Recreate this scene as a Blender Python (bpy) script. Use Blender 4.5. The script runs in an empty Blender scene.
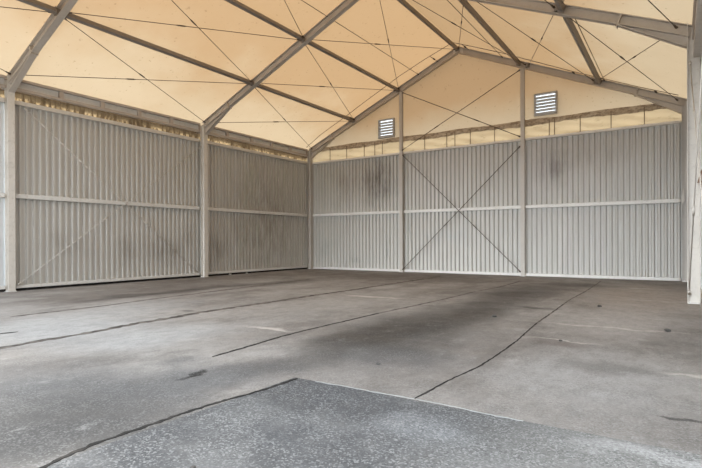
import bpy, bmesh, math, random
from mathutils import Vector, Matrix
random.seed(7)
S = bpy.context.scene
COL = S.collection
PI = math.pi
V = Vector

# ------------------------------------------------------------------ dimensions
W = 11.79            # clear width between column lines
BAY = 5.0            # frame spacing
Z0 = 4.47            # rafter top at the eave
SL = 0.4375          # roof slope
MID = W / 2
YF = -11.85          # the hall is open at the front from here on
def roof_z(x): return Z0 + SL * min(x, W - x)
ZR = roof_z(MID)
PUR = {'lowest': 2.03, 'upper': 3.80}

# ------------------------------------------------------------------ helpers
def tag(o, label=None, cat=None, group=None, kind=None):
    if label: o['label'] = label
    if cat: o['category'] = cat
    if group: o['group'] = group
    if kind: o['kind'] = kind
    return o

def empty(name, loc=(0, 0, 0)):
    o = bpy.data.objects.new(name, None); COL.objects.link(o)
    o.location = loc; o.empty_display_size = .2
    return o

class MB:
    """collects shapes in world space, builds ONE mesh object"""
    def __init__(s): s.bm = bmesh.new()
    def prism(s, ring0, ring1, caps=True):
        a = [s.bm.verts.new(p) for p in ring0]; b = [s.bm.verts.new(p) for p in ring1]
        n = len(a)
        for i in range(n):
            s.bm.faces.new((a[i], a[(i+1) % n], b[(i+1) % n], b[i]))
        if caps:
            s.bm.faces.new(a[::-1]); s.bm.faces.new(b)
    def box(s, x0, x1, y0, y1, z0, z1):
        r = lambda z: [V((x0, y0, z)), V((x1, y0, z)), V((x1, y1, z)), V((x0, y1, z))]
        s.prism(r(z0), r(z1))
    def beam(s, p0, p1, rects, up=(0, 0, 1)):
        p0 = V(p0); p1 = V(p1); d = (p1 - p0).normalized()
        side = d.cross(V(up)).normalized(); u = side.cross(d).normalized()
        for (a0, a1, b0, b1) in rects:
            q = lambda p: [p + side*a0 + u*b0, p + side*a1 + u*b0, p + side*a1 + u*b1, p + side*a0 + u*b1]
            s.prism(q(p0), q(p1))
    def tube(s, p0, p1, r, n=8, r1=None):
        p0 = V(p0); p1 = V(p1); d = (p1 - p0).normalized()
        a = d.orthogonal().normalized(); b = d.cross(a)
        r1 = r if r1 is None else r1
        q = lambda p, rr: [p + (a*math.cos(t) + b*math.sin(t))*rr for t in [2*PI*i/n for i in range(n)]]
        s.prism(q(p0, r), q(p1, r1))
    def path(s, pts, r, n=8):
        for a, b in zip(pts[:-1], pts[1:]): s.tube(a, b, r, n)
    def poly(s, pts):
        return s.bm.faces.new([s.bm.verts.new(p) for p in pts])
    def grid(s, f, nu, nv):
        vs = [[s.bm.verts.new(f(i/nu, j/nv)) for j in range(nv+1)] for i in range(nu+1)]
        for i in range(nu):
            for j in range(nv):
                s.bm.faces.new((vs[i][j], vs[i+1][j], vs[i+1][j+1], vs[i][j+1]))
    def plate(s, pts, n, t):
        n = V(n).normalized()*t*.5
        s.prism([V(p)-n for p in pts], [V(p)+n for p in pts])
    def build(s, name, mat, parent=None, smooth=False, bevel=0, normals=True):
        if normals: bmesh.ops.recalc_face_normals(s.bm, faces=s.bm.faces)
        me = bpy.data.meshes.new(name)
        if parent is not None:
            s.bm.transform(Matrix.Translation(-parent.location))
        else:
            # origin at the base of the shape
            xs = [v.co for v in s.bm.verts]
            c = V((sum(v.x for v in xs)/len(xs), sum(v.y for v in xs)/len(xs), min(v.z for v in xs)))
            s.bm.transform(Matrix.Translation(-c))
        s.bm.to_mesh(me); s.bm.free()
        if smooth:
            for p in me.polygons: p.use_smooth = True
        me.materials.append(mat)
        o = bpy.data.objects.new(name, me); COL.objects.link(o)
        if parent is not None: o.parent = parent
        else: o.location = c
        if bevel:
            m = o.modifiers.new('bevel', 'BEVEL'); m.width = bevel; m.segments = 2; m.limit_method = 'ANGLE'
        return o

# ------------------------------------------------------------------ materials
class NT:
    def __init__(s, name):
        s.m = bpy.data.materials.new(name); s.m.use_nodes = True
        s.t = s.m.node_tree; s.b = s.t.nodes['Principled BSDF']; s.out = s.t.nodes['Material Output']
        g = s.n('ShaderNodeNewGeometry'); s.pos = g.outputs['Position']
    def n(s, t, **k):
        o = s.t.nodes.new(t)
        for a, v in k.items(): setattr(o, a, v)
        return o
    def l(s, a, b): s.t.links.new(a, b)
    def put(s, sock, v):
        if isinstance(v, bpy.types.NodeSocket): s.l(v, sock)
        else: sock.default_value = v
    def math(s, op, a, b=0.0, c=None, clamp=False):
        o = s.n('ShaderNodeMath', operation=op); o.use_clamp = clamp
        s.put(o.inputs[0], a); s.put(o.inputs[1], b)
        if c is not None: s.put(o.inputs[2], c)
        return o.outputs[0]
    def smooth(s, v, a, b, lo=0., hi=1.):
        o = s.n('ShaderNodeMapRange', interpolation_type='SMOOTHSTEP')
        s.put(o.inputs[0], v)
        for i, x in zip((1, 2, 3, 4), (a, b, lo, hi)): o.inputs[i].default_value = x
        return o.outputs[0]
    def noise(s, scale, detail=4, rough=.55, vec=None, sc=None, dist=0.):
        o = s.n('ShaderNodeTexNoise'); o.inputs['Scale'].default_value = scale
        o.inputs['Detail'].default_value = detail; o.inputs['Roughness'].default_value = rough
        o.inputs['Distortion'].default_value = dist
        v = vec or s.pos
        if sc:
            mp = s.n('ShaderNodeMapping'); mp.inputs['Scale'].default_value = sc; s.l(v, mp.inputs[0]); v = mp.outputs[0]
        s.l(v, o.inputs['Vector']); return o.outputs[0]
    def mix(s, f, a, b, mode='MIX'):
        o = s.n('ShaderNodeMix', data_type='RGBA', blend_type=mode)
        s.put(o.inputs[0], f)
        for i, x in ((6, a), (7, b)):
            if isinstance(x, tuple) and len(x) == 3: x = x + (1,)
            s.put(o.inputs[i], x)
        return o.outputs[2]
    def blob(s, vec, c, r, rot=0., soft=.35):
        """soft-edged ellipse: 1 inside"""
        mp = s.n('ShaderNodeMapping'); mp.vector_type = 'TEXTURE'
        mp.inputs['Location'].default_value = c; mp.inputs['Scale'].default_value = r
        mp.inputs['Rotation'].default_value = (0, 0, rot)
        s.l(vec, mp.inputs[0])
        ln = s.n('ShaderNodeVectorMath', operation='LENGTH'); s.l(mp.outputs[0], ln.inputs[0])
        return s.smooth(ln.outputs['Value'], 1.0, soft)
    def warp(s, amt, scale, detail=3):
        o = s.n('ShaderNodeTexNoise'); o.inputs['Scale'].default_value = scale; o.inputs['Detail'].default_value = detail
        s.l(s.pos, o.inputs['Vector'])
        a = s.n('ShaderNodeVectorMath', operation='SUBTRACT'); s.l(o.outputs['Color'], a.inputs[0]); a.inputs[1].default_value = (.5, .5, .5)
        b = s.n('ShaderNodeVectorMath', operation='MULTIPLY_ADD'); s.l(a.outputs[0], b.inputs[0]); b.inputs[1].default_value = amt; s.l(s.pos, b.inputs[2])
        return b.outputs[0]
    def done(s, col, rough=.6, spec=.3, bump=None, bstr=.2, bdist=.01):
        s.put(s.b.inputs['Base Color'], col if not isinstance(col, tuple) else col + (1,))
        s.put(s.b.inputs['Roughness'], rough); s.b.inputs['Specular IOR Level'].default_value = spec
        if bump is not None:
            bp = s.n('ShaderNodeBump'); bp.inputs['Strength'].default_value = bstr; bp.inputs['Distance'].default_value = bdist
            s.l(bump, bp.inputs['Height']); s.l(bp.outputs[0], s.b.inputs['Normal'])
        return s.m

def paint(name, col, dirt=(.30, .25, .2), amt=.35, rough=.5):
    t = NT(name)
    n1 = t.smooth(t.noise(2.5, 5), .45, .75); n2 = t.smooth(t.noise(14, 4), .5, .8)
    c = t.mix(t.math('MULTIPLY', n1, amt), col, tuple(a*.72 for a in col))
    c = t.mix(t.math('MULTIPLY', n2, amt), c, dirt)
    return t.done(c, rough, .35, t.noise(60, 2), .05, .002)
M = {}
M['steel'] = paint('painted steel frame', (.60, .555, .50))
M['rafter'] = paint('dimmed rafter steel', (.47, .415, .36))  # column steel darkened: dimmer light under the roof put into the colour
M['eavebeam'] = paint('shaded eave beam steel', (.45, .385, .335))  # flanges darker than the web: shadow lines put into the colour
M['rail'] = paint('painted steel rail', (.64, .62, .585), amt=.3)
M['purlin'] = paint('purlin steel', (.22, .19, .165))
M['cable'] = paint('dark steel cable', (.09, .07, .055), amt=.2)
M['galv'] = paint('galvanised cable', (.52, .48, .43), amt=.2)
M['post'] = paint('gable post paint', (.46, .42, .375), amt=.25)
M['vent'] = paint('vent frame grey', (.36, .355, .35), amt=.15)
M['slat'] = paint('vent slat grey', (.45, .46, .47), amt=.1)
M['webbing'] = paint('dirty webbing', (.20, .15, .10), amt=.3, rough=.9)
M['rust'] = paint('rusty bracket', (.2, .12, .08), amt=.4, rough=.9)
M['stone'] = paint('dark stone', (.06, .055, .05), amt=.2, rough=.9)
M['rubble'] = paint('pale rubble', (.5, .48, .45), amt=.2, rough=.9)

def fabric(name, dcol, tcol, mixf=.5, dirt=None):
    t = NT(name)
    big = t.smooth(t.noise(.55, 3, .5), .35, .7)
    fine = t.smooth(t.noise(9, 4), .62, .74)
    f = t.math('ADD', t.math('MULTIPLY', big, .10), t.math('MULTIPLY', fine, .05))
    dc = t.mix(f, dcol, (.30, .22, .13)); tc = t.mix(f, tcol, (.20, .12, .05))
    if dirt: dc, tc = dirt(t, dc, tc)
    d = t.n('ShaderNodeBsdfDiffuse'); tr = t.n('ShaderNodeBsdfTranslucent')
    t.l(dc, d.inputs[0]); t.l(tc, tr.inputs[0])
    mx = t.n('ShaderNodeMixShader'); mx.inputs[0].default_value = mixf
    t.l(d.outputs[0], mx.inputs[1]); t.l(tr.outputs[0], mx.inputs[2])
    bp = t.n('ShaderNodeBump'); bp.inputs['Strength'].default_value = .25; bp.inputs['Distance'].default_value = .03
    t.l(t.noise(1.6, 4, .5), bp.inputs['Height'])
    t.l(bp.outputs[0], d.inputs['Normal'])
    t.l(mx.outputs[0], t.out.inputs[0]); t.t.nodes.remove(t.b)
    return t.m
def ridge_falloff(t, dc, tc):
    # light falloff painted in: redder, darker toward the ridge, with small dark spots
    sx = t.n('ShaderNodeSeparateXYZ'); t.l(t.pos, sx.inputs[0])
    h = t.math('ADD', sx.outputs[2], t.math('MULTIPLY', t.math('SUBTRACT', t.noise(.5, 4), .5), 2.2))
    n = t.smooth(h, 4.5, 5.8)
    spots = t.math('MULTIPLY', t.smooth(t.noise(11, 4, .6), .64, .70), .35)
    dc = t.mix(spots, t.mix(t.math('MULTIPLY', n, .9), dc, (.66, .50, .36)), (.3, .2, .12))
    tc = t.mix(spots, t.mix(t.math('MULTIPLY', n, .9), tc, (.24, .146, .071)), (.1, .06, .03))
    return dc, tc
M['roof'] = fabric('roof membrane', (.80, .72, .60), (.30, .222, .138), .5, ridge_falloff)
def hemdirt(t, dc, tc):
    n = t.smooth(t.noise(9, 6, .75, sc=(1, 1, 1.6)), .42, .62)
    n = t.math('MULTIPLY', n, .6)
    return t.mix(n, dc, (.17, .115, .07)), t.mix(n, tc, (.05, .03, .013))
M['hem'] = fabric('dirty hem band', (.54, .45, .345), (.2, .14, .085), .3, hemdirt)
def flapdirt(t, dc, tc):
    n = t.smooth(t.noise(3.2, 5, .6, sc=(1, 1, 2.5)), .55, .72)
    n = t.math('MULTIPLY', n, .45)
    return t.mix(n, dc, (.34, .25, .14)), t.mix(n, tc, (.15, .1, .05))
M['flap'] = fabric('skirt fabric', (.78, .68, .50), (.36, .265, .155), .5, flapdirt)
def eave_dirt_shade(t, dc, tc):
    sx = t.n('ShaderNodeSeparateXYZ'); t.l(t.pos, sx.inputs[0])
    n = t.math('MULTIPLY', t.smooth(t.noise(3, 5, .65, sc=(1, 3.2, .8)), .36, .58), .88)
    up = t.math('MULTIPLY', t.smooth(t.math('ADD', sx.outputs[2], t.math('MULTIPLY', t.noise(5, 3), .12)), 4.14, 4.21), .75)  # darker top band: shade under the eave beam painted over the dirt
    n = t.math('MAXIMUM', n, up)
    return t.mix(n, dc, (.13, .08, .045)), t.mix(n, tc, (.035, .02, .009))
M['eave'] = fabric('gathered eave fabric', (.76, .66, .48), (.62, .43, .23), .5, eave_dirt_shade)

def sheet(name, col, blobs, streak=.25):
    """painted corrugated steel; blobs = (centre, radii, colour, strength) grime, broad tone and painted-shade patches"""
    t = NT(name)
    st = t.smooth(t.noise(1.0, 5, .6, sc=(7, 7, .55)), .48, .78)
    sp = t.smooth(t.noise(22, 3), .66, .74)
    c = t.mix(t.math('MULTIPLY', st, streak), col, (.36, .33, .29))
    c = t.mix(t.math('MULTIPLY', sp, .35), c, (.30, .27, .24))
    w = t.warp((.5, .5, .9), 1.7, 4)
    br = t.smooth(t.noise(2.2, 6, .7, sc=(3, 3, .8)), .36, .62, .25, 1.0)
    for (ce, r, bc, s_) in blobs:
        c = t.mix(t.math('MULTIPLY', t.math('MULTIPLY', t.blob(w, ce, r, soft=.0), s_), br), c, bc)
    return t.done(c, .48, .35)
GR = (.22, .19, .16)
M['sheet_left'] = sheet('corrugated sheet left', (.53, .505, .465), [
    ((-.1, -6.2, .75), (.6, .9, .55), GR, .55), ((-.1, -7.3, .8), (.6, .6, .5), GR, .4), ((-.1, -5.4, 1.1), (.6, .4, .8), GR, .4),
    ((-.1, -4.4, .8), (.6, .8, 1.0), GR, .55), ((-.1, -8.8, 1.0), (.6, .8, .6), GR, .3), ((-.1, -3.0, .9), (.6, 1.2, .5), GR, .25), ((-.1, -2.2, 1.8), (.6, 2.9, 3.4), (.27, .225, .18), .75)])  # last patch: broad brown tone over the whole far bay
M['sheet_back'] = sheet('corrugated sheet back', (.475, .455, .42), [
    ((3.0, .1, 3.1), (.95, .5, 1.15), (.085, .07, .06), .9), ((8.6, .1, 3.1), (.7, .5, .8), (.13, .105, .09), .6),
    ((1.8, .1, 3.2), (2.0, .5, 1.2), (.26, .215, .17), .6), ((9.6, .1, 3.5), (1.9, .5, .8), (.27, .23, .19), .4),  # first patch: soot, broadened to paint in the upper left wall's shade
    ((5.5, .1, 1.2), (1.2, .5, .35), (.4, .42, .42), .45), ((.6, .1, .8), (.6, .5, .6), (.3, .3, .28), .35),
    ((2.0, .1, .4), (.28, .5, .3), (.15, .15, .14), .5), ((4.2, .1, 1.4), (.07, .5, .7), (.18, .19, .18), .6),
    ((3.25, .1, .9), (.07, .5, .6), (.2, .22, .21), .5), ((7.3, .1, 1.3), (.4, .5, .4), (.4, .42, .42), .3)])
M['sheet_right_and_daylit'] = sheet('corrugated sheet right and daylit left', (.74, .75, .75), [((11.9, -5.6, .5), (.6, .8, .5), GR, .2)])

# ---- concrete floor
def floor_mat():
    t = NT('worn concrete')
    n1 = t.smooth(t.noise(.4, 6, .62, sc=(1, .6, 1)), .36, .66)
    c = t.mix(n1, (.20, .18, .165), (.305, .283, .263))
    n2 = t.smooth(t.noise(1.5, 7, .7, sc=(1.0, .55, 1)), .44, .66)
    c = t.mix(t.math('MULTIPLY', n2, .6), c, (.118, .104, .094))
    n3 = t.smooth(t.noise(2.6, 7, .7, sc=(1.0, .5, 1)), .55, .72)
    c = t.mix(t.math('MULTIPLY', n3, .5), c, (.39, .365, .345))
    n4 = t.smooth(t.noise(8, 6, .75, sc=(1, .6, 1)), .38, .68)
    w = t.warp((1.1, 1.1, 0), .9, 6)
    w2 = t.warp((.4, .4, 0), 3., 6)
    LT = (.36, .355, .35); DK = (.032, .028, .025); BR = (.098, .077, .063); MG = (.086, .085, .088)
    def B(vec, x, y, rx, ry, col, s_, rot=0., soft=.2):
        nonlocal c
        c = t.mix(t.math('MULTIPLY', t.blob(vec, (x, y, 0), (rx, ry, 5), rot, soft), s_), c, col)
    # pale dusty areas
    B(w, 5.6, -11.6, 1.5, 1.5, LT, .8); B(w, 6.9, -11.4, .8, 1.4, LT, .7); B(w, 7.0, -8.8, 1.0, 2.6, (.28, .262, .245), .5)
    B(w, 4.6, -10.3, 1.0, 2.0, LT, .55); B(w, 11.0, -7.5, 1.0, 2.6, (.36, .33, .31), .75); B(w, 11.0, -10.4, .9, 1.4, (.33, .315, .305), .65)
    # brown worn ground at the far end and along the left wall
    B(w, 5.0, -2.0, 5.5, 2.6, BR, .65); B(w, 2.4, -9.0, 1.5, 4.2, BR, .5); B(w, 1.0, -6.0, 1.0, 5., BR, .4); B(w, 11.1, -4.2, 1.5, 3.6, (.36, .315, .28), .85)
    # speckled grey between the near joints
    B(w, 8.2, -12.9, 1.6, 1.0, MG, .9); B(w, 8.7, -13.6, 1.4, 1.2, (.052, .05, .05), .95); B(w, 8.7, -12.1, .5, 1.1, MG, .75); B(w, 9.3, -10.8, 1.0, 1.1, MG, .65)
    # oil and soot
    B(w, 9.0, -9.7, 1.1, 1.9, DK, .88); B(w, 9.1, -7.4, 1.0, 2.3, DK, .72); B(w, 9.0, -4.6, 1.1, 2.2, DK, .62); B(w, 9.6, -2.4, 1.2, .9, DK, .55)
    B(w, 8.5, -10.6, .45, .9, DK, .5); B(w, 8.9, -11.4, .5, .8, DK, .35)
    B(w2, 8.75, -10.1, .7, 1.3, (.045, .036, .03), .6, 0, .0); B(w2, 9.2, -8.2, .6, 1.8, (.05, .04, .033), .65, 0, .0); B(w2, 9.1, -5.6, .8, 1.6, (.055, .043, .035), .6, 0, .0)
    B(w2, 8.53, -12.24, .06, .2, (.018, .017, .016), .95, .15, .5)
    B(w2, 8.05, -12.0, .3, .3, MG, .5); B(w2, 3.0, -8.0, .25, 3.0, (.05, .043, .038), .7); B(w, 2.9, -8.2, .5, 3.2, (.06, .05, .044), .7); B(w2, 3.3, -5.0, .6, 2.2, (.055, .045, .037), .75)
    B(w2, 11.62, -11.33, .14, .05, (.045, .04, .036), .85, 0, .5); B(w2, 9.8, -6.9, .5, .12, DK, .6); B(w2, 5.6, -9.95, .12, .16, DK, .6)
    B(w2, 10.6, -9.5, .5, .2, (.13, .105, .095), .6); B(w2, 11.1, -10.3, .6, .35, (.13, .118, .11), .6)
    # swept dust ridges
    for (x, y, rx, ry) in ((10.9, -8.25, 1.0, .07), (11.2, -5.0, .6, .09), (11.0, -2.6, .7, .12), (11.68, -10.25, .25, .06), (6.9, -6.9, 1.0, .14), (7.6, -10.4, .5, .1), (10.6, -9.35, .5, .03)):
        B(w2, x, y, rx, ry, (.46, .42, .385), .9)
    c = t.mix(t.math('MULTIPLY', n4, .28), c, (.07, .066, .062)); n5 = t.smooth(t.noise(6, 6, .75, sc=(1, .5, 1.7)), .56, .70)
    c = t.mix(t.math('MULTIPLY', n5, .22), c, (.42, .41, .40))
    # front slab: bare exposed aggregate, cooler and darker
    sx = t.n('ShaderNodeSeparateXYZ'); t.l(t.pos, sx.inputs[0])
    fy = t.math('LESS_THAN', sx.outputs[1], -11.86); fx = t.math('GREATER_THAN', sx.outputs[0], 9.21)
    fs = t.math('MULTIPLY', fy, fx)
    worn = t.smooth(t.noise(1.7, 6, .65), .42, .64)
    c2 = t.mix(worn, (.072, .072, .075), (.115, .114, .115))
    gx = t.smooth(sx.outputs[0], 10.2, 11.5)
    c2 = t.mix(t.math('MULTIPLY', gx, .85), c2, (.18, .172, .162))
    c2 = t.mix(t.math('MULTIPLY', t.blob(w2, (11.55, -12.0, 0), (.55, .1, 5)), .7), c2, (.28, .27, .26))
    c2 = t.mix(t.math('MULTIPLY', t.blob(w2, (10.45, -12.25, 0), (.35, .28, 5)), .6), c2, (.18, .18, .184))
    c = t.mix(fs, c, c2)
    # aggregate grain: small stones of random tone, some nearly white
    v = t.n('ShaderNodeTexVoronoi'); v.inputs['Scale'].default_value = 105; t.l(t.pos, v.inputs['Vector'])
    rv = t.n('ShaderNodeSeparateColor'); t.l(v.outputs['Color'], rv.inputs[0])
    amt = t.math('ADD', t.math('MULTIPLY', fs, .20), .24)
    lo = t.smooth(rv.outputs[0], .45, .0); hi = t.smooth(rv.outputs[0], .62, .95)
    patch = t.smooth(t.noise(3.5, 4), .3, .62, .35, 1.0)
    amt = t.math('MULTIPLY', amt, patch)
    c = t.mix(t.math('MULTIPLY', lo, amt), c, (.02, .02, .02)); c = t.mix(t.math('MULTIPLY', hi, t.math('MULTIPLY', amt, .6)), c, (.48, .48, .475))
    return t.done(c, t.smooth(t.noise(2, 4), .3, .7, .6, .85), .2, t.noise(45, 4, .7), .5, .008)
M['floor'] = floor_mat()
def tar():
    t = NT('dark joint filler'); n = t.smooth(t.noise(9, 4), .45, .7)
    return t.done(t.mix(n, (.016, .015, .014), (.05, .044, .04)), .9, .2, t.noise(50, 3), .4, .005)
M['tar'] = tar()
def jdust():
    t = NT('dirty wide joint'); n = t.smooth(t.noise(5, 5, .65), .4, .62)
    return t.done(t.mix(n, (.045, .038, .034), (.15, .13, .115)), .9, .2)
M['joint'] = jdust()
M['crack'] = paint('pale joint mortar', (.25, .245, .235), amt=.5, rough=.9)
M['kerb'] = paint('concrete kerb', (.36, .34, .31), amt=.4, rough=.9)
M['ground'] = paint('outside paving', (.42, .41, .39), amt=.2, rough=.9)

# ------------------------------------------------------------------ ground, floor
m = MB(); m.box(-60, 70, -70, 60, -.5, -.03)
tag(m.build('ground', M['ground']), kind='structure')
m = MB(); m.box(-.15, W + .09, -17, .13, -.25, 0)
tag(m.build('floor', M['floor']), kind='structure')
# foundation kerbs outside the cladding; left one added unseen to block light leaks
for nm, b in (('trim_1', (-.42, -.15, YF, .4)), ('trim_2', (W + .09, W + .42, YF, .4))):
    m = MB(); m.box(b[0], b[1], b[2], b[3], -.2, .10 if b[0] < 0 else .02); tag(m.build(nm, M['kerb'], bevel=.01), kind='structure')
m = MB(); m.box(-.15, W + .15, .13, .4, -.2, .08); tag(m.build('trim_3', M['kerb'], bevel=.01), kind='structure')

# dark strip added as the shade in the gap under the left bottom rail
m = MB(); m.box(-.105, -.085, YF, .1, 0, .056); tag(m.build('gap_shade_left', M['tar']), kind='structure')
# floor joints
def joint(pts, w, mat, jag=.3, step=.06, h=.003):
    L = []
    for a, b in zip(pts[:-1], pts[1:]):
        a = V((*a, 0)); b = V((*b, 0)); n = max(1, int((b-a).length/step))
        for i in range(n): L.append(a.lerp(b, i/n))
    L.append(V((*pts[-1], 0)))
    m = MB(); top = []; bot = []
    for i, p in enumerate(L):
        d = (L[min(i+1, len(L)-1)] - L[max(i-1, 0)]).normalized(); s_ = V((-d.y, d.x, 0))
        k = .25 if i in (0, len(L)-1) else 1
        wl = w*.5*k*(1 + jag*random.uniform(-1, 1)); wr = w*.5*k*(1 + jag*random.uniform(-1, 1))
        q = p + s_*random.uniform(-1, 1)*w*jag*.3
        top.append((q + s_*wl, q - s_*wr))
    vs = [[m.bm.verts.new(a + V((0, 0, -.02))), m.bm.verts.new(a + V((0, 0, h))), m.bm.verts.new(b + V((0, 0, h))), m.bm.verts.new(b + V((0, 0, -.02)))] for a, b in top]
    for r0, r1 in zip(vs[:-1], vs[1:]):
        for k in range(3): m.bm.faces.new((r0[k], r0[k+1], r1[k+1], r1[k]))
    m.bm.faces.new(vs[0]); m.bm.faces.new(vs[-1][::-1])
    return tag(m.build('floor_joint', mat), kind='structure')
joint([(6.25, -14.5), (6.2, -12.99), (6.12, -12.3), (6.06, -11.65), (5.95, -11.0), (5.92, -10.5), (5.86, -10.0), (5.84, -9.4), (5.87, -8.5), (5.83, -7.4), (5.88, -6.1), (5.86, -3.6), (5.86, -1.4)], .10, M['joint'], .45)
joint([(8.169, -11.744), (8.125, -11.27), (8.05, -10.7), (8.04, -10.2), (8.052, -9.6), (8.063, -8.63)], .03, M['tar'], .4)
joint([(8.063, -8.63), (8.134, -7.46), (8.178, -6.06), (8.181, -4.99)], .03, M['joint'], .4)
joint([(8.2, -4.9), (8.3, -3.75), (8.25, -1.85)], .03, M['joint'], .5)
joint([(9.30, -14.2), (9.239, -13.82), (9.222, -13.66), (9.156, -13.37), (9.162, -13.09), (9.163, -12.74), (9.187, -12.52), (9.23, -12.28), (9.246, -11.872)], .026, M['tar'], .5, .03)
joint([(10.188, -11.84), (10.21, -11.33), (10.26, -10.8), (10.255, -10.2), (10.23, -9.5), (10.18, -8.9), (10.14, -8.3)], .013, M['tar'], .7, .05)
joint([(10.14, -8.3), (10.124, -7.8), (10.08, -6.6), (10.035, -5.57), (10.04, -3.75), (9.966, -.84)], .02, M['joint'], .5)
joint([(5.25, -12.8), (5.273, -12.49), (5.292, -12.31), (5.332, -12.1)], .05, M['tar'], .6)
joint([(3.963, -11.62), (3.943, -11.0), (3.915, -10.2), (3.75, -9.29), (3.707, -8.68), (3.504, -6.63), (3.192, -4.03)], .05, M['joint'], .6)
joint([(9.40, -11.862), (9.642, -11.851), (9.929, -11.85), (10.193, -11.84)], .014, M['crack'], .8, .03)
joint([(10.2, -11.838), (10.431, -11.839), (10.632, -11.86), (10.879, -11.864)], .012, M['crack'], .8, .03)

# ------------------------------------------------------------------ roof membrane
def roof_pt(x, y, sag):
    z = roof_z(x) + .025
    fy = (y / BAY) % 1.0
    return V((x, y, z - sag*math.sin(PI*fy)**2*.0))
XE = -.40
def slope_mesh(left):
    m = MB()
    for b in range(3):
        y1 = -b*BAY + (.22 if b == 0 else 0); y0 = -(b+1)*BAY if b < 2 else YF - .1
        def f(u, v):
            x = XE + (MID - XE)*u
            z = Z0 + SL*x + .03
            # the fabric billows up a touch between the supports
            k = 2*PI*((x - 0)/1.93)
            z += .018*math.sin(PI*v)*(.5 - .5*math.cos(k))
            X = x if left else W - x
            return V((X, y0 + (y1 - y0)*v, z))
        m.grid(f, 24, 16)
    bmesh.ops.remove_doubles(m.bm, verts=m.bm.verts, dist=.0005)
    return m
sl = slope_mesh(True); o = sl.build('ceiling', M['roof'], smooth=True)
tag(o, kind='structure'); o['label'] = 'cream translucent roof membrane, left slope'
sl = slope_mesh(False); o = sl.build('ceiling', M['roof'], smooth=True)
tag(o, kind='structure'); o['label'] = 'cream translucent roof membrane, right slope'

# ------------------------------------------------------------------ corrugated walls
PITCH = .137
def rib_profile(a0, a1, depth=.055, run=.022):
    """list of (along, height) for trapezoid ribs"""
    pts = []; n = int(math.ceil((a1 - a0)/PITCH)); a = a0
    for i in range(n):
        for d, h in ((0, 0), (.094 - 2*run, 0), (.094 - run, depth), (.134 - run, depth), (.134, 0)):
            if a + d <= a1: pts.append((a + d, h))
        a += PITCH
    if pts[-1][0] < a1 - 1e-4: pts.append((a1, pts[-1][1]))
    return pts
def corrugated(axis, a0, a1, z0, z1, base, sgn):
    m = MB(); P = rib_profile(a0, a1, .058, .013) if axis == 'y' else rib_profile(a0, a1)
    for (a, h), (b, g) in zip(P[:-1], P[1:]):
        if axis == 'y':
            q = [V((base + sgn*h, a, z0)), V((base + sgn*g, b, z0)), V((base + sgn*g, b, z1)), V((base + sgn*h, a, z1))]
        else:
            q = [V((a, base + sgn*h, z0)), V((b, base + sgn*g, z0)), V((b, base + sgn*g, z1)), V((a, base + sgn*h, z1))]
        m.poly(q)
    bmesh.ops.remove_doubles(m.bm, verts=m.bm.verts, dist=.0005)
    return m
wl = tag(empty('wall_left', (-.13, -7.5, 0)), kind='structure')
wr = tag(empty('wall_right', (W + .13, -7.5, 0)), kind='structure')
wb = tag(empty('wall_back', (MID, .13, 0)), kind='structure')
ZM = 2.0
for b in range(3):
    y1 = .13 - b*37*PITCH; y0 = y1 - (37, 37, 13)[b]*PITCH
    for z0, z1 in ((.045, ZM), (ZM, 4.0)):
        corrugated('y', y0, y1, z0, z1, -.145, 1).build('corrugated_sheet', M['sheet_left' if b < 2 else 'sheet_right_and_daylit'], wl)  # front left bay takes the paler sheet: daylight put into its colour
        corrugated('y', y0, y1, z0, z1, W + .215, -1).build('corrugated_sheet', M['sheet_right_and_daylit'], wr)
PX = (0.0, 3.93, 7.86, W)
for i in range(3):
    x0 = -.14 + (0, 29, 58)[i]*PITCH; x1 = -.14 + (29, 58, 88)[i]*PITCH
    for z0, z1 in ((.03, ZM), (ZM, 3.97)):
        corrugated('x', x0, x1, z0, z1, .125, -1).build('corrugated_sheet', M['sheet_back'], wb)
# gable fabric with openings for the vents
GY = .12
VENTS = ((2.985, 3.58, 4.56, 5.18), (8.15, 8.755, 4.60, 5.21))
m = MB()
def gx(x0, x1, z0, z1=None):
    n = max(1, int((x1-x0)/.25))
    def f(u, v):
        x = x0 + (x1-x0)*u; t_ = (roof_z(x) + .03) if z1 is None else z1
        z = z0 + (t_-z0)*v
        return V((x, GY + .012*math.sin(2.1*x + 1.3*z), z))
    m.grid(f, n, 4)
ZB = 4.43
xs = -.2
for (a, b, z0, z1) in VENTS:
    mids = [MID] if xs < MID < a else []
    st = xs
    for q in mids + [a]: gx(st, q, ZB); st = q
    gx(a, b, ZB, z0); gx(a, b, z1); xs = b
gx(xs, W + .2, ZB)
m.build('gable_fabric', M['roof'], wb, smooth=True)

# gable fabric over the open front, behind the photographer's view
wf = tag(empty('wall_front', (MID, YF, 4.35)), kind='structure')
m = MB()
def fg(u, v):
    x = -.25 + (W + .5)*u; z0 = 4.35
    return V((x, YF + .01*math.sin(2*x), z0 + (roof_z(x) + .02 - z0)*v))
m.grid(fg, 60, 4); m.build('gable_fabric', M['roof'], wf, smooth=True)

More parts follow.
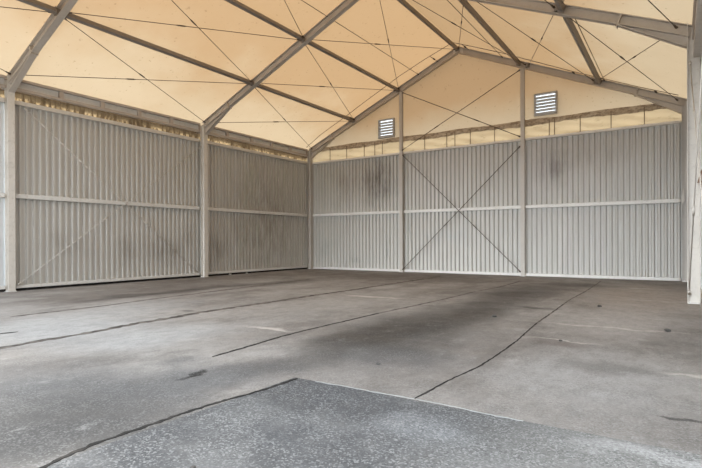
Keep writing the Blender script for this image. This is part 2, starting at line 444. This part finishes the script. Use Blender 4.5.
# fabric skirt along the back wall: hem band, loose flap and lacing straps
sk = empty('fabric_skirt', (MID, .1, 3.98))
tag(sk, 'cream fabric skirt with dirty frayed hem band laced above the back wall sheets', 'curtain')
m = MB()
def hem(u, v):
    x = -.2 + (W+.4)*u
    w_ = .018*math.sin(x*5.1) + .012*math.sin(x*13.7 + 1)
    lo = 4.345 + .02*math.sin(x*2.2) + .008*math.sin(x*17) + .005*math.sin(x*41)
    hi = 4.51 + .012*math.sin(x*3.1 + 2)
    bulge = .010*math.sin(PI*v)
    return V((x, .088 - bulge + w_*.4, lo + (hi-lo)*v))
m.grid(hem, 260, 5); m.build('hem_band', M['hem'], sk, smooth=True)
m = MB()
def flap(u, v):
    x = -.2 + (W+.4)*u; z = 3.96 + .44*v
    w_ = .022*math.sin(9*z*3 + 5.3*x) + .018*math.sin(3.7*x - 14*z) + .01*math.sin(11*x + 23*z)
    return V((x, .098 + w_*(1 - .6*v)*.8, z))
m.grid(flap, 260, 14); m.build('skirt_flap', M['flap'], sk, smooth=True)
for x in (.95, 1.68, 2.42, 2.85, 3.15, 4.73, 5.49, 5.76, 6.26, 7.01, 8.56, 8.70, 9.36, 10.11, 10.87):
    m = MB(); m.box(x-.011, x+.011, .035, .045, 3.96, 4.44); m.box(x-.02, x+.02, .03, .05, 3.97, 4.0)
    m.build('strap', M['webbing'], sk)

# ------------------------------------------------------------------ portal frames
def ibeam(w, d, t=.014):   # rectangles: side, up ; top at up = 0
    return [(-w/2, w/2, -t, 0), (-w/2, w/2, -d, -d + t), (-t/2, t/2, -d + t, -t)]
FR = ((.125, 11.665), (.145, 11.72), (.055, 11.87))    # inner faces of the columns of each frame
FLAB = ('grey steel portal frame standing against the back gable wall',
        'grey steel portal frame crossing the middle of the hall, next before the gable',
        'grey steel portal frame nearest the camera, its post at the far left')
for k in range(3):
    y = -k*BAY; xl, xr = FR[k]
    fr = empty('portal_frame', (MID, y, 0)); tag(fr, FLAB[k], 'frame', 'portal frames')
    hw = .066; t = .012
    for xi, s in ((xl, -1), (xr, 1)):
        m = MB(); D = .15 if s < 0 or k == 0 else .17
        xo = xi + s*D
        a, b = sorted((xi, xi + s*t)); m.box(a, b, y-hw, y+hw, .012, 4.52)
        a, b = sorted((xo, xo - s*t)); m.box(a, b, y-hw, y+hw, .012, 4.40)
        a, b = sorted((xi + s*t, xo - s*t)); m.box(a, b, y-.006, y+.006, .012, 4.44)
        m.build('column', M['steel' if k else 'post'], fr)
        m = MB(); a, b = sorted((xi, xo)); m.box(a, b, y-.09, y+.09, 0, .012)
        for dy in (-.075, .075): m.tube((xi + s*.04, y+dy, .012), (xi + s*.04, y+dy, .04), .009, 6)
        m.build('base_plate', M['rail'], fr)
        # rafter
        e = V((xi + s*.10, y, Z0 + SL*((xi if s < 0 else W-xi) - .10))); r = V((MID, y, ZR))
        m = MB(); m.beam(e, r, ibeam(.13, .175)); m.build('rafter', M['rafter'], fr)
        # haunch: tapered web under the rafter with its own flange
        d = -s
        hx = xi + d*1.0
        hz = Z0 + SL*1.0 - .19
        m = MB()
        zt = Z0 + SL*(xi if s < 0 else W-xi) - .17
        m.plate([(xi, y, 4.15), (hx, y, hz + SL*(xi if s < 0 else W-xi)), (xi, y, zt)], (0, 1, 0), .012)
        m.beam((xi, y, 4.15), (hx, y, hz + SL*(xi if s < 0 else W-xi)), [(-.06, .06, -.014, 0)])
        m.build('haunch', M['rafter'], fr)
        m = MB(); zz = hz + SL*(xi if s < 0 else W-xi)
        ax = V((d, 0, SL)).normalized()
        m.beam(V((hx, y, zz - .02)) - ax*.012, V((hx, y, zz - .02)) + ax*.012, [(-.068, .068, -.02, .19)])
        m.build('splice_plate', M['rafter'], fr)
        # purlin cleats on the web
        for px in PUR.values():
            x = px if s < 0 else W - px
            m = MB(); m.box(x-.05, x+.05, y-.085, y+.085, roof_z(x)-.14, roof_z(x)-.03)
            m.build('purlin_cleat', M['purlin'], fr)
    m = MB(); m.plate([(MID-.16, y, ZR-.07-.19), (MID, y, ZR-.19), (MID+.16, y, ZR-.07-.19), (MID+.16, y, ZR-.085), (MID, y, ZR-.015), (MID-.16, y, ZR-.085)], (0, 1, 0), .05)
    m.build('ridge_plate', M['steel'], fr)

# ------------------------------------------------------------------ purlins
BN = ('far bay', 'near bay', 'bay overhead')
def purlin(x, b, label):
    y0 = max(YF, -(b+1)*BAY + .09); y1 = -b*BAY - .09
    s = 0 if abs(x-MID) < .01 else (1 if x < MID else -1)
    up = V((-SL*s, 0, 1)).normalized()
    o = empty('roof_purlin', (x, (y0+y1)/2, roof_z(x)-.12)); tag(o, label, 'purlin', 'roof purlins')
    m = MB(); z = roof_z(x) - .035
    m.beam((x, y0, z), (x, y1, z), [(-.036, .036, -.10, 0)], up); m.build('beam', M['purlin'], o)
    for yy, d in ((y0, 1), (y1, -1)):
        m = MB(); m.beam((x, yy, z), (x, yy + d*.012, z), [(-.06, .06, -.125, .01)], up); m.build('end_plate', M['purlin'], o)
for b in (0, 1):
    w_ = ('between middle frame and gable', 'in front of the middle frame')[b]
    purlin(2.03, b, 'dark steel purlin low on the left roof slope, ' + w_)
    purlin(3.80, b, 'dark steel purlin high on the left roof slope, ' + w_)
    if b == 0: purlin(MID, b, 'dark steel purlin along the roof ridge, ' + w_)
    purlin(7.79, b, 'dark steel purlin high on the right roof slope, ' + w_)
    purlin(9.87, b, 'dark steel purlin low on the right roof slope, ' + w_)
purlin(2.03, 2, 'short visible end of purlin at the top left, beyond nearest portal frame')

# ------------------------------------------------------------------ eave beams
STIFF = ((-4.0, -2.94, -2.0, -1.02), (-8.95, -7.99, -7.0, -6.03), (-11,))
def eave(left, b, label):
    y0 = max(YF, -(b+1)*BAY + .07); y1 = -b*BAY - .07
    sg = 1 if left else -1; X = lambda x: x if left else W - x
    o = empty('eave_beam', (X(-.06), (y0+y1)/2, 4.22)); tag(o, label, 'beam', 'eave beams')
    def bx(name, xa, xb, ya, yb, za, zb, mat=M['eavebeam']):
        m = MB(); a, c = sorted((X(xa), X(xb))); m.box(a, c, ya, yb, za, zb); return m.build(name, mat, o)
    bx('top_flange', -.13, .0, y0, y1, 4.425, 4.475); bx('bottom_flange', -.13, .0, y0, y1, 4.225, 4.275)
    bx('web', -.125, -.09, y0, y1, 4.275, 4.425, M['rail'])
    bx('light_stop_plate', -.145, -.132, y1 - .03, y1 + .17, 4.20, 4.475)  # unseen plate added to stop daylight leaking past the beam end
    for ys in STIFF[b]: bx('stiffener', -.09, -.02, ys-.045, ys+.045, 4.275, 4.425)
eave(True, 0, 'grey channel eave beam above the left wall, far bay before the corner')
eave(True, 1, 'grey channel eave beam above the left wall, near bay')
eave(True, 2, 'cut-off end of eave beam at the left picture edge')
eave(False, 0, 'grey eave beam above right wall, far bay behind the right post')
eave(False, 1, 'grey eave beam at the top right picture edge')

# gathered fabric strip under the eave beams
def skirt(left, b, label):
    y0 = max(YF, -(b+1)*BAY - .01); y1 = -b*BAY + (.25 if b == 0 else .01); X = lambda x: x if left else W - x
    o = empty('eave_fabric', (X(-.1), (y0+y1)/2, 3.98)); tag(o, label, 'fabric', 'gathered eave fabric strips')
    n = 440
    def f(u, v):
        y = y0 + (y1-y0)*u; ph = y*2*PI/.105
        amp = .030*(1 - .35*v) * (1 + .4*math.sin(y*3.3))
        x = (-.215 if left else -.30) + amp*math.sin(ph + .5*math.sin(y*7)) + .02*math.sin(y*1.7 + v*3)
        z = 3.96 + .34*v
        return V((X(x), y, z))
    m = MB(); m.grid(f, n, 5); m.build('gathered_strip', M['eave'], o, smooth=True)
    m = MB(); pts = []
    for i in range(41):
        y = y0 + .05 + (y1-y0-.1)*i/40
        pts.append((X(-.14), y, 4.195 + .012*math.sin(y*5)))
    m.path(pts, .012, 6); m.build('lacing_rope', M['webbing'], o)
skirt(True, 0, 'gathered dirty cream fabric laced under the left eave beam, far bay')
skirt(True, 1, 'gathered dirty cream fabric laced under the left eave beam, near bay')
skirt(True, 2, 'gathered dirty cream fabric at the left picture edge under eave beam')
skirt(False, 0, 'gathered cream fabric under right eave beam, far bay behind the post')
skirt(False, 1, 'gathered cream fabric under right eave beam at the right picture edge')

# ------------------------------------------------------------------ wall rails
def rail(x0, x1, y0, y1, z0, z1, label, mat='rail', ends=None):
    o = empty('wall_rail', ((x0+x1)/2, (y0+y1)/2, z0)); tag(o, label, 'rail', 'wall rails')
    m = MB(); m.box(x0, x1, y0, y1, z0, z1); m.build('tube', M[mat], o, bevel=.008)
    along_x = (x1-x0) > (y1-y0)
    for s in (0, 1):
        m = MB(); zc = (z0+z1)/2
        if along_x:
            x = x0 if s == 0 else x1; d = -1 if s == 0 else 1
            m.box(min(x, x+d*.035), max(x, x+d*.035), y0+.02, y1-.01, zc-.03, zc+.03)
        else:
            y = y0 if s == 0 else y1; d = -1 if s == 0 else 1
            m.box(x0+.02, x1-.02, min(y, y+d*.03), max(y, y+d*.03), zc-.03, zc+.03) 
        m.build('end_bracket', M['steel'], o)
for b, w_ in ((0, 'far bay before the corner'), (1, 'near bay'), (2, 'at the left picture edge')):
    y0 = max(YF, -(b+1)*BAY + .10); y1 = -b*BAY - .10
    for nm, z0, z1, mt in (('top', 3.925, 4.015, 'steel'), ('middle', 1.955, 2.05, 'rail'), ('bottom', .055, .125, 'rail')):
        rail(-.098, -.02, y0, y1, z0, z1, f'{nm} horizontal steel rail on the left wall cladding, {w_}', mt)
for b, w_ in ((0, 'far bay behind the right post'), (1, 'at the right picture edge')):
    y0 = max(YF, -(b+1)*BAY + .10); y1 = -b*BAY - .10
    for nm, z0, z1, mt in (('top', 3.925, 4.015, 'steel'), ('middle', 1.955, 2.05, 'rail'), ('bottom', .055, .125, 'rail')):
        rail(W + (.01 if nm == 'top' else .115), W + .155, y0, y1, z0, z1, f'{nm} horizontal steel rail on the right wall, {w_}', mt)
PN = ('left of the left gable post', 'between the two gable posts', 'right of the right gable post')
BX = ((.18, 3.84), (3.99, 7.78), (7.93, 11.60))
for i in range(3):
    for nm, z0, z1, mt in (('top', 3.915, 3.985, 'steel'), ('middle', 1.955, 2.05, 'rail'), ('bottom', .008, .088, 'rail')):
        rail(BX[i][0], BX[i][1], .008, .085, z0, z1, f'{nm} horizontal steel rail on the back wall, {PN[i]}', mt)

# ------------------------------------------------------------------ gable posts
for x, lab in ((3.912, 'left of the two tall steel gable posts, beside the left vent'), (7.849, 'right of the two tall steel gable posts, beside the right vent')):
    o = empty('gable_post', (x, 0, 0)); tag(o, lab, 'post', 'gable posts')
    m = MB(); zt = roof_z(x) - .2
    m.box(x-.055, x+.055, -.065, -.053, .01, zt); m.box(x-.055, x+.055, .0, .012, .01, zt - .0); m.box(x-.005, x+.005, -.053, .0, .01, zt)
    m.build('shaft', M['post'], o)
    m = MB(); m.box(x-.07, x+.07, -.08, .02, 0, .01); m.build('base_plate', M['rail'], o)
    m = MB(); m.plate([(x-.05, -.03, zt-.12), (x+.05, -.03, zt-.12), (x+.09, -.03, zt+.0), (x-.09, -.03, zt+.0)], (0, 1, 0), .012); m.build('head_plate', M['steel'], o)

# ------------------------------------------------------------------ vents
for (x0, x1, z0, z1), lab in zip(VENTS, ('square grey louvre vent in the gable fabric, left of the left post', 'square grey louvre vent in the gable fabric, right of the right post')):
    o = empty('gable_vent', ((x0+x1)/2, GY-.03, z0)); tag(o, lab, 'vent', 'gable vents')
    m = MB(); f = .035; y0, y1 = GY-.07, GY+.05
    m.box(x0-.01, x0+f, y0, y1, z0-.01, z1+.01); m.box(x1-f, x1+.01, y0, y1, z0-.01, z1+.01)
    m.box(x0+f, x1-f, y0, y1, z0-.01, z0+f); m.box(x0+f, x1-f, y0, y1, z1-f, z1+.01)
    m.build('vent_frame', M['vent'], o)
    n = 6; H = (z1-z0-2*f)/n
    for i in range(n):
        zc = z0 + f + H*(i+.5)
        m = MB()
        m.plate([(x0+f, GY-.045, zc+H*.02), (x1-f, GY-.045, zc+H*.02), (x1-f, GY+.04, zc-H*.62), (x0+f, GY+.04, zc-H*.62)], (0, .085, .045), .006)
        m.plate([(x0+f, GY-.048, zc+H*.0), (x1-f, GY-.048, zc+H*.0), (x1-f, GY-.048, zc-H*.64), (x0+f, GY-.048, zc-H*.64)], (0, 1, 0), .008)
        m.build('slat', M['slat'], o)

# ------------------------------------------------------------------ bracing cables
def cable(p0, p1, label, tb=.35, mat='cable', r=.0075, name='bracing_cable', group='roof bracing cables', sag=0.):
    p0 = V(p0); p1 = V(p1); d = (p1-p0); L = d.length; d.normalize()
    o = empty(name, (p0+p1)/2); tag(o, label, 'cable', group)
    m = MB()
    pts = [p0.lerp(p1, i/8) - V((0, 0, sag*4*(i/8)*(1-i/8))) for i in range(9)] if sag else [p0, p1]
    m.path(pts, r); m.build('rod', M[mat], o, smooth=True)
    if tb:
        a = p0.lerp(p1, tb) - V((0, 0, sag*4*tb*(1-tb)))
        m = MB(); m.tube(a - d*.08, a + d*.08, .016, 8); m.tube(a - d*.11, a - d*.08, .011, 8); m.tube(a + d*.08, a + d*.11, .011, 8)
        m.build('turnbuckle', M[mat], o, smooth=True)
    for p, s in ((p0, 1), (p1, -1)):
        m = MB(); m.tube(p, p + d*s*.10, .022, 8, .014); m.build('end_lug', M[mat], o, smooth=True)
    return o
NODE = [.16, 2.03, 3.80, MID]
NN = ['eave', 'low purlin', 'high purlin', 'ridge']
FN = ['gable frame', 'middle frame', 'nearest frame']
def rp(x, left, dz):
    X = x if left else W - x
    return X, roof_z(X) - dz
for b in (0, 1):
    for left in (True, False):
        sd = 'left' if left else 'right'
        for i in range(3):
            if b == 1 and not left and i == 2: pass
            for (na, nb, dz, tb) in ((i, i+1, .07, .42), (i+1, i, .095, .45)):
                # near end (frame b+1) at node na, far end (frame b) at node nb
                xa, za = rp(NODE[na] + (.05 if na < nb else -.05), left, dz); xb, zb = rp(NODE[nb] + (-.05 if na < nb else .05), left, dz)
                if b == 1 and i == 2 and not left: continue        # nothing of these shows in the photograph
                cable((xa, -(b+1)*BAY + .08, za), (xb, -b*BAY - .08, zb),
                      f'thin {sd} slope roof bracing cable from {FN[b+1]} {NN[na]} to {FN[b]} {NN[nb]}', tb)
for (na, nb, dz) in ((0, 1, .07), (1, 0, .095)):
    xa, za = rp(NODE[na] + (.05 if na < nb else -.05), True, dz); xb, zb = rp(NODE[nb] + (-.05 if na < nb else .05), True, dz)
    cable((xa + (xb-xa)*.64, YF, za + (zb-za)*.64), (xb, -10.08, zb), f'roof bracing cable at the left picture edge, reaching the nearest frame at its {NN[nb]}', 0)
# long straight wires parallel to the purlins, under the membrane
def wire(x, y0, y1, label):
    z = roof_z(x) - .012
    cable((x, y0, z), (x, y1, z), label, 0, 'cable', .008, 'tension_wire', 'wires under the roof membrane')
wire(4.54, -9.9, -.02, 'long thin wire under the left roof slope between high purlin and ridge')
wire(7.27, -9.9, -.02, 'thin wire under the right roof slope between ridge and high purlin')
wire(9.96, -4.9, -.02, 'thin wire running close beside the low purlin of the right roof slope')
# edge cable in front of the gable frame
for sd, pts, offs in (('left', [(.12, -.30), (.9, -.47), (2.1, -.52), (2.65, -.57), (4.23, -.66), (5.05, -.60), (5.86, -.47)], (2.05, 5.2)),
                      ('right', [(5.90, -.47), (6.44, -.52), (7.35, -.56), (9.2, -.27), (10.76, -.22), (11.6, -.30)], (6.2, 9.2, 11.1))):
    o = empty('edge_cable', (pts[0][0], -.3, roof_z(pts[0][0]))); tag(o, f'thin edge cable held off the gable rafter, {sd} roof slope', 'cable', 'gable edge cables')
    P3 = [V((x, y, roof_z(x) - .02)) for x, y in pts]
    m = MB(); m.path(P3, .0085); m.build('rod', M['cable'], o, smooth=True)
    for x in offs:
        for a, c in zip(P3[:-1], P3[1:]):
            if a.x <= x <= c.x: q = a.lerp(c, (x-a.x)/(c.x-a.x))
        e = V((q.x + .05, -.066, roof_z(q.x) - .05))
        m = MB(); m.tube(q, e, .009); c_ = q.lerp(e, .5); d = (e-q).normalized(); m.tube(c_ - d*.05, c_ + d*.05, .022); m.build('standoff', M['cable'], o, smooth=True)
# crossed rods between the gable posts
GP = (('upper gable bracing rod falling right, in front of the gable fabric', (3.96, -.04, 5.95), (7.78, -.04, 4.03), .66, 0),
      ('upper gable bracing rod rising right, in front of the gable fabric', (3.96, -.065, 4.03), (7.78, -.065, 5.95), .32, 0),
      ('lower gable bracing rod falling right across the corrugated back wall', (3.96, -.04, 3.88), (7.78, -.04, .12), .645, 0),
      ('lower gable bracing rod rising right across the corrugated back wall', (3.96, -.065, .08), (7.78, -.065, 3.75), .40, 0))
for lab, a, c, tb, _ in GP: cable(a, c, lab, tb, 'cable', .011, 'bracing_rod', 'gable bracing rods')
# crossed wires on the side walls
cable((-.008, -9.72, 3.88), (-.008, -5.08, .06), 'pale bracing wire on the left wall falling towards the middle frame post', .62, 'galv', .009, 'wall_wire', 'left wall bracing wires')
cable((.012, -9.88, .13), (.012, -5.08, 3.78), 'pale bracing wire on the left wall rising towards the middle frame post', .4, 'galv', .009, 'wall_wire', 'left wall bracing wires')
cable((W - .03, -5.08, 3.87), (W + .06, -9.9, .12), 'bracing wire at the right picture edge hanging from the top of the post', .3, 'steel', .008, 'wall_wire', 'right wall bracing wires')
cable((W - .05, -5.1, .16), (W + .05, -9.9, 3.9), 'bracing wire at the right picture edge rising from the foot of the post', .33, 'steel', .008, 'wall_wire', 'right wall bracing wires')

# brackets
def bracket(name, label, pts, n, t, mat):
    m = MB(); m.plate(pts, n, t); o = m.build(name, mat); tag(o, label, 'bracket'); return o
bracket('corner_bracket', 'small dark triangular bracket beside the right end of the back wall middle rail',
        [(11.66, -.08, 1.90), (11.66, -.08, 2.06), (11.70, -.08, 2.30), (11.72, -.08, 1.98)], (0, 1, 0), .02, M['steel'])

bracket('post_bracket', 'rusty triangular bracket on the right post at middle rail height',
        [(W + .06, -5.09, 1.93), (W + .16, -5.09, 1.93), (W + .16, -5.09, 2.22), (W + .11, -5.09, 2.12)], (0, 1, 0), .05, M['rust'])

# ------------------------------------------------------------------ loose stones on the floor
def stone(x, y, r, label, mat, k):
    m = MB(); rnd = random.Random(k)
    bmesh.ops.create_icosphere(m.bm, subdivisions=2, radius=r)
    for v in m.bm.verts:
        v.co *= 1 + rnd.uniform(-.22, .22); v.co.z *= .6; v.co.x *= 1.25
    zmin = min(v.co.z for v in m.bm.verts)
    bmesh.ops.translate(m.bm, vec=V((x, y, -zmin)), verts=m.bm.verts)
    tag(m.build('stone', mat), label, 'stone', 'loose stones on the floor')
stone(10.59, -6.30, .026, 'dark stone on the concrete in front of the right back wall bay', M['stone'], 1)
stone(11.50, -8.20, .026, 'dark stone on the floor nearest the right post', M['stone'], 2)
stone(10.61, -9.38, .014, 'small dark stone on the right half of the floor, in front of dust ridge', M['stone'], 3)
stone(9.55, -8.14, .024, 'dark stone at the edge of the oil stain, left of the right floor joint', M['stone'], 4)
stone(9.54, -11.19, .015, 'small dark stone left of where the right floor joint meets the cross joint', M['stone'], 5)
stone(9.80, -13.27, .012, 'small dark stone on the rough front slab at the bottom picture edge', M['stone'], 6)
stone(.06, -3.3, .035, 'pale rubble lump at the foot of the left wall, nearest the corner', M['rubble'], 7)
stone(.05, -4.0, .04, 'pale rubble lump at the foot of the left wall, nearer the middle post', M['rubble'], 8)

# ------------------------------------------------------------------ light
wd = bpy.data.worlds.new('overcast sky'); S.world = wd; wd.use_nodes = True
# hazy sky: cool overhead, brightest low down towards the veiled sun side in front of the hall
wt = wd.node_tree; bg = wt.nodes['Background']
def wn(t, **k):
    o = wt.nodes.new(t)
    for a, v in k.items(): setattr(o, a, v)
    return o
tc = wn('ShaderNodeTexCoord')
dp = wn('ShaderNodeVectorMath', operation='DOT_PRODUCT'); dp.inputs[1].default_value = V((-.07, -.94, .30)).normalized()
wt.links.new(tc.outputs['Generated'], dp.inputs[0])
mr = wn('ShaderNodeMapRange', interpolation_type='SMOOTHSTEP'); wt.links.new(dp.outputs['Value'], mr.inputs[0])
for k, v in zip((1, 2, 3, 4), (.885, .992, .85, 4.2)): mr.inputs[k].default_value = v
wt.links.new(mr.outputs[0], bg.inputs[1])
bg.inputs[0].default_value = (.84, .925, 1.0, 1)
sun = bpy.data.lights.new('sun', 'SUN'); sun.energy = 1.5; sun.angle = .35; sun.color = (1, .96, .88)
so = bpy.data.objects.new('sun', sun); COL.objects.link(so)
so.rotation_euler = V((.55, -.18, -.82)).to_track_quat('-Z', 'Y').to_euler()

# ------------------------------------------------------------------ camera
f_px, yaw, pit, roll, sy = 497.161, -.5840, -.0016, -.0036, 8.4996
cam = bpy.data.cameras.new('camera'); co = bpy.data.objects.new('camera', cam); COL.objects.link(co)
F = V((math.sin(yaw)*math.cos(pit), math.cos(yaw)*math.cos(pit), math.sin(pit)))
R = V((math.cos(yaw), -math.sin(yaw), 0)); U = R.cross(F)
R2 = R*math.cos(roll) + U*math.sin(roll); U2 = -R*math.sin(roll) + U*math.cos(roll)
mt = Matrix((R2, U2, -F)).transposed().to_4x4(); mt.translation = V((11.6147, -14.7292, 1.0132))
co.matrix_world = mt
cam.sensor_width = 36; cam.lens = f_px*36/702; cam.shift_y = sy/702; cam.clip_start = .02; cam.clip_end = 500
S.camera = co
S.view_settings.view_transform = 'Standard'; S.view_settings.look = 'None'
S.view_settings.exposure = 1.9; S.view_settings.gamma = 1
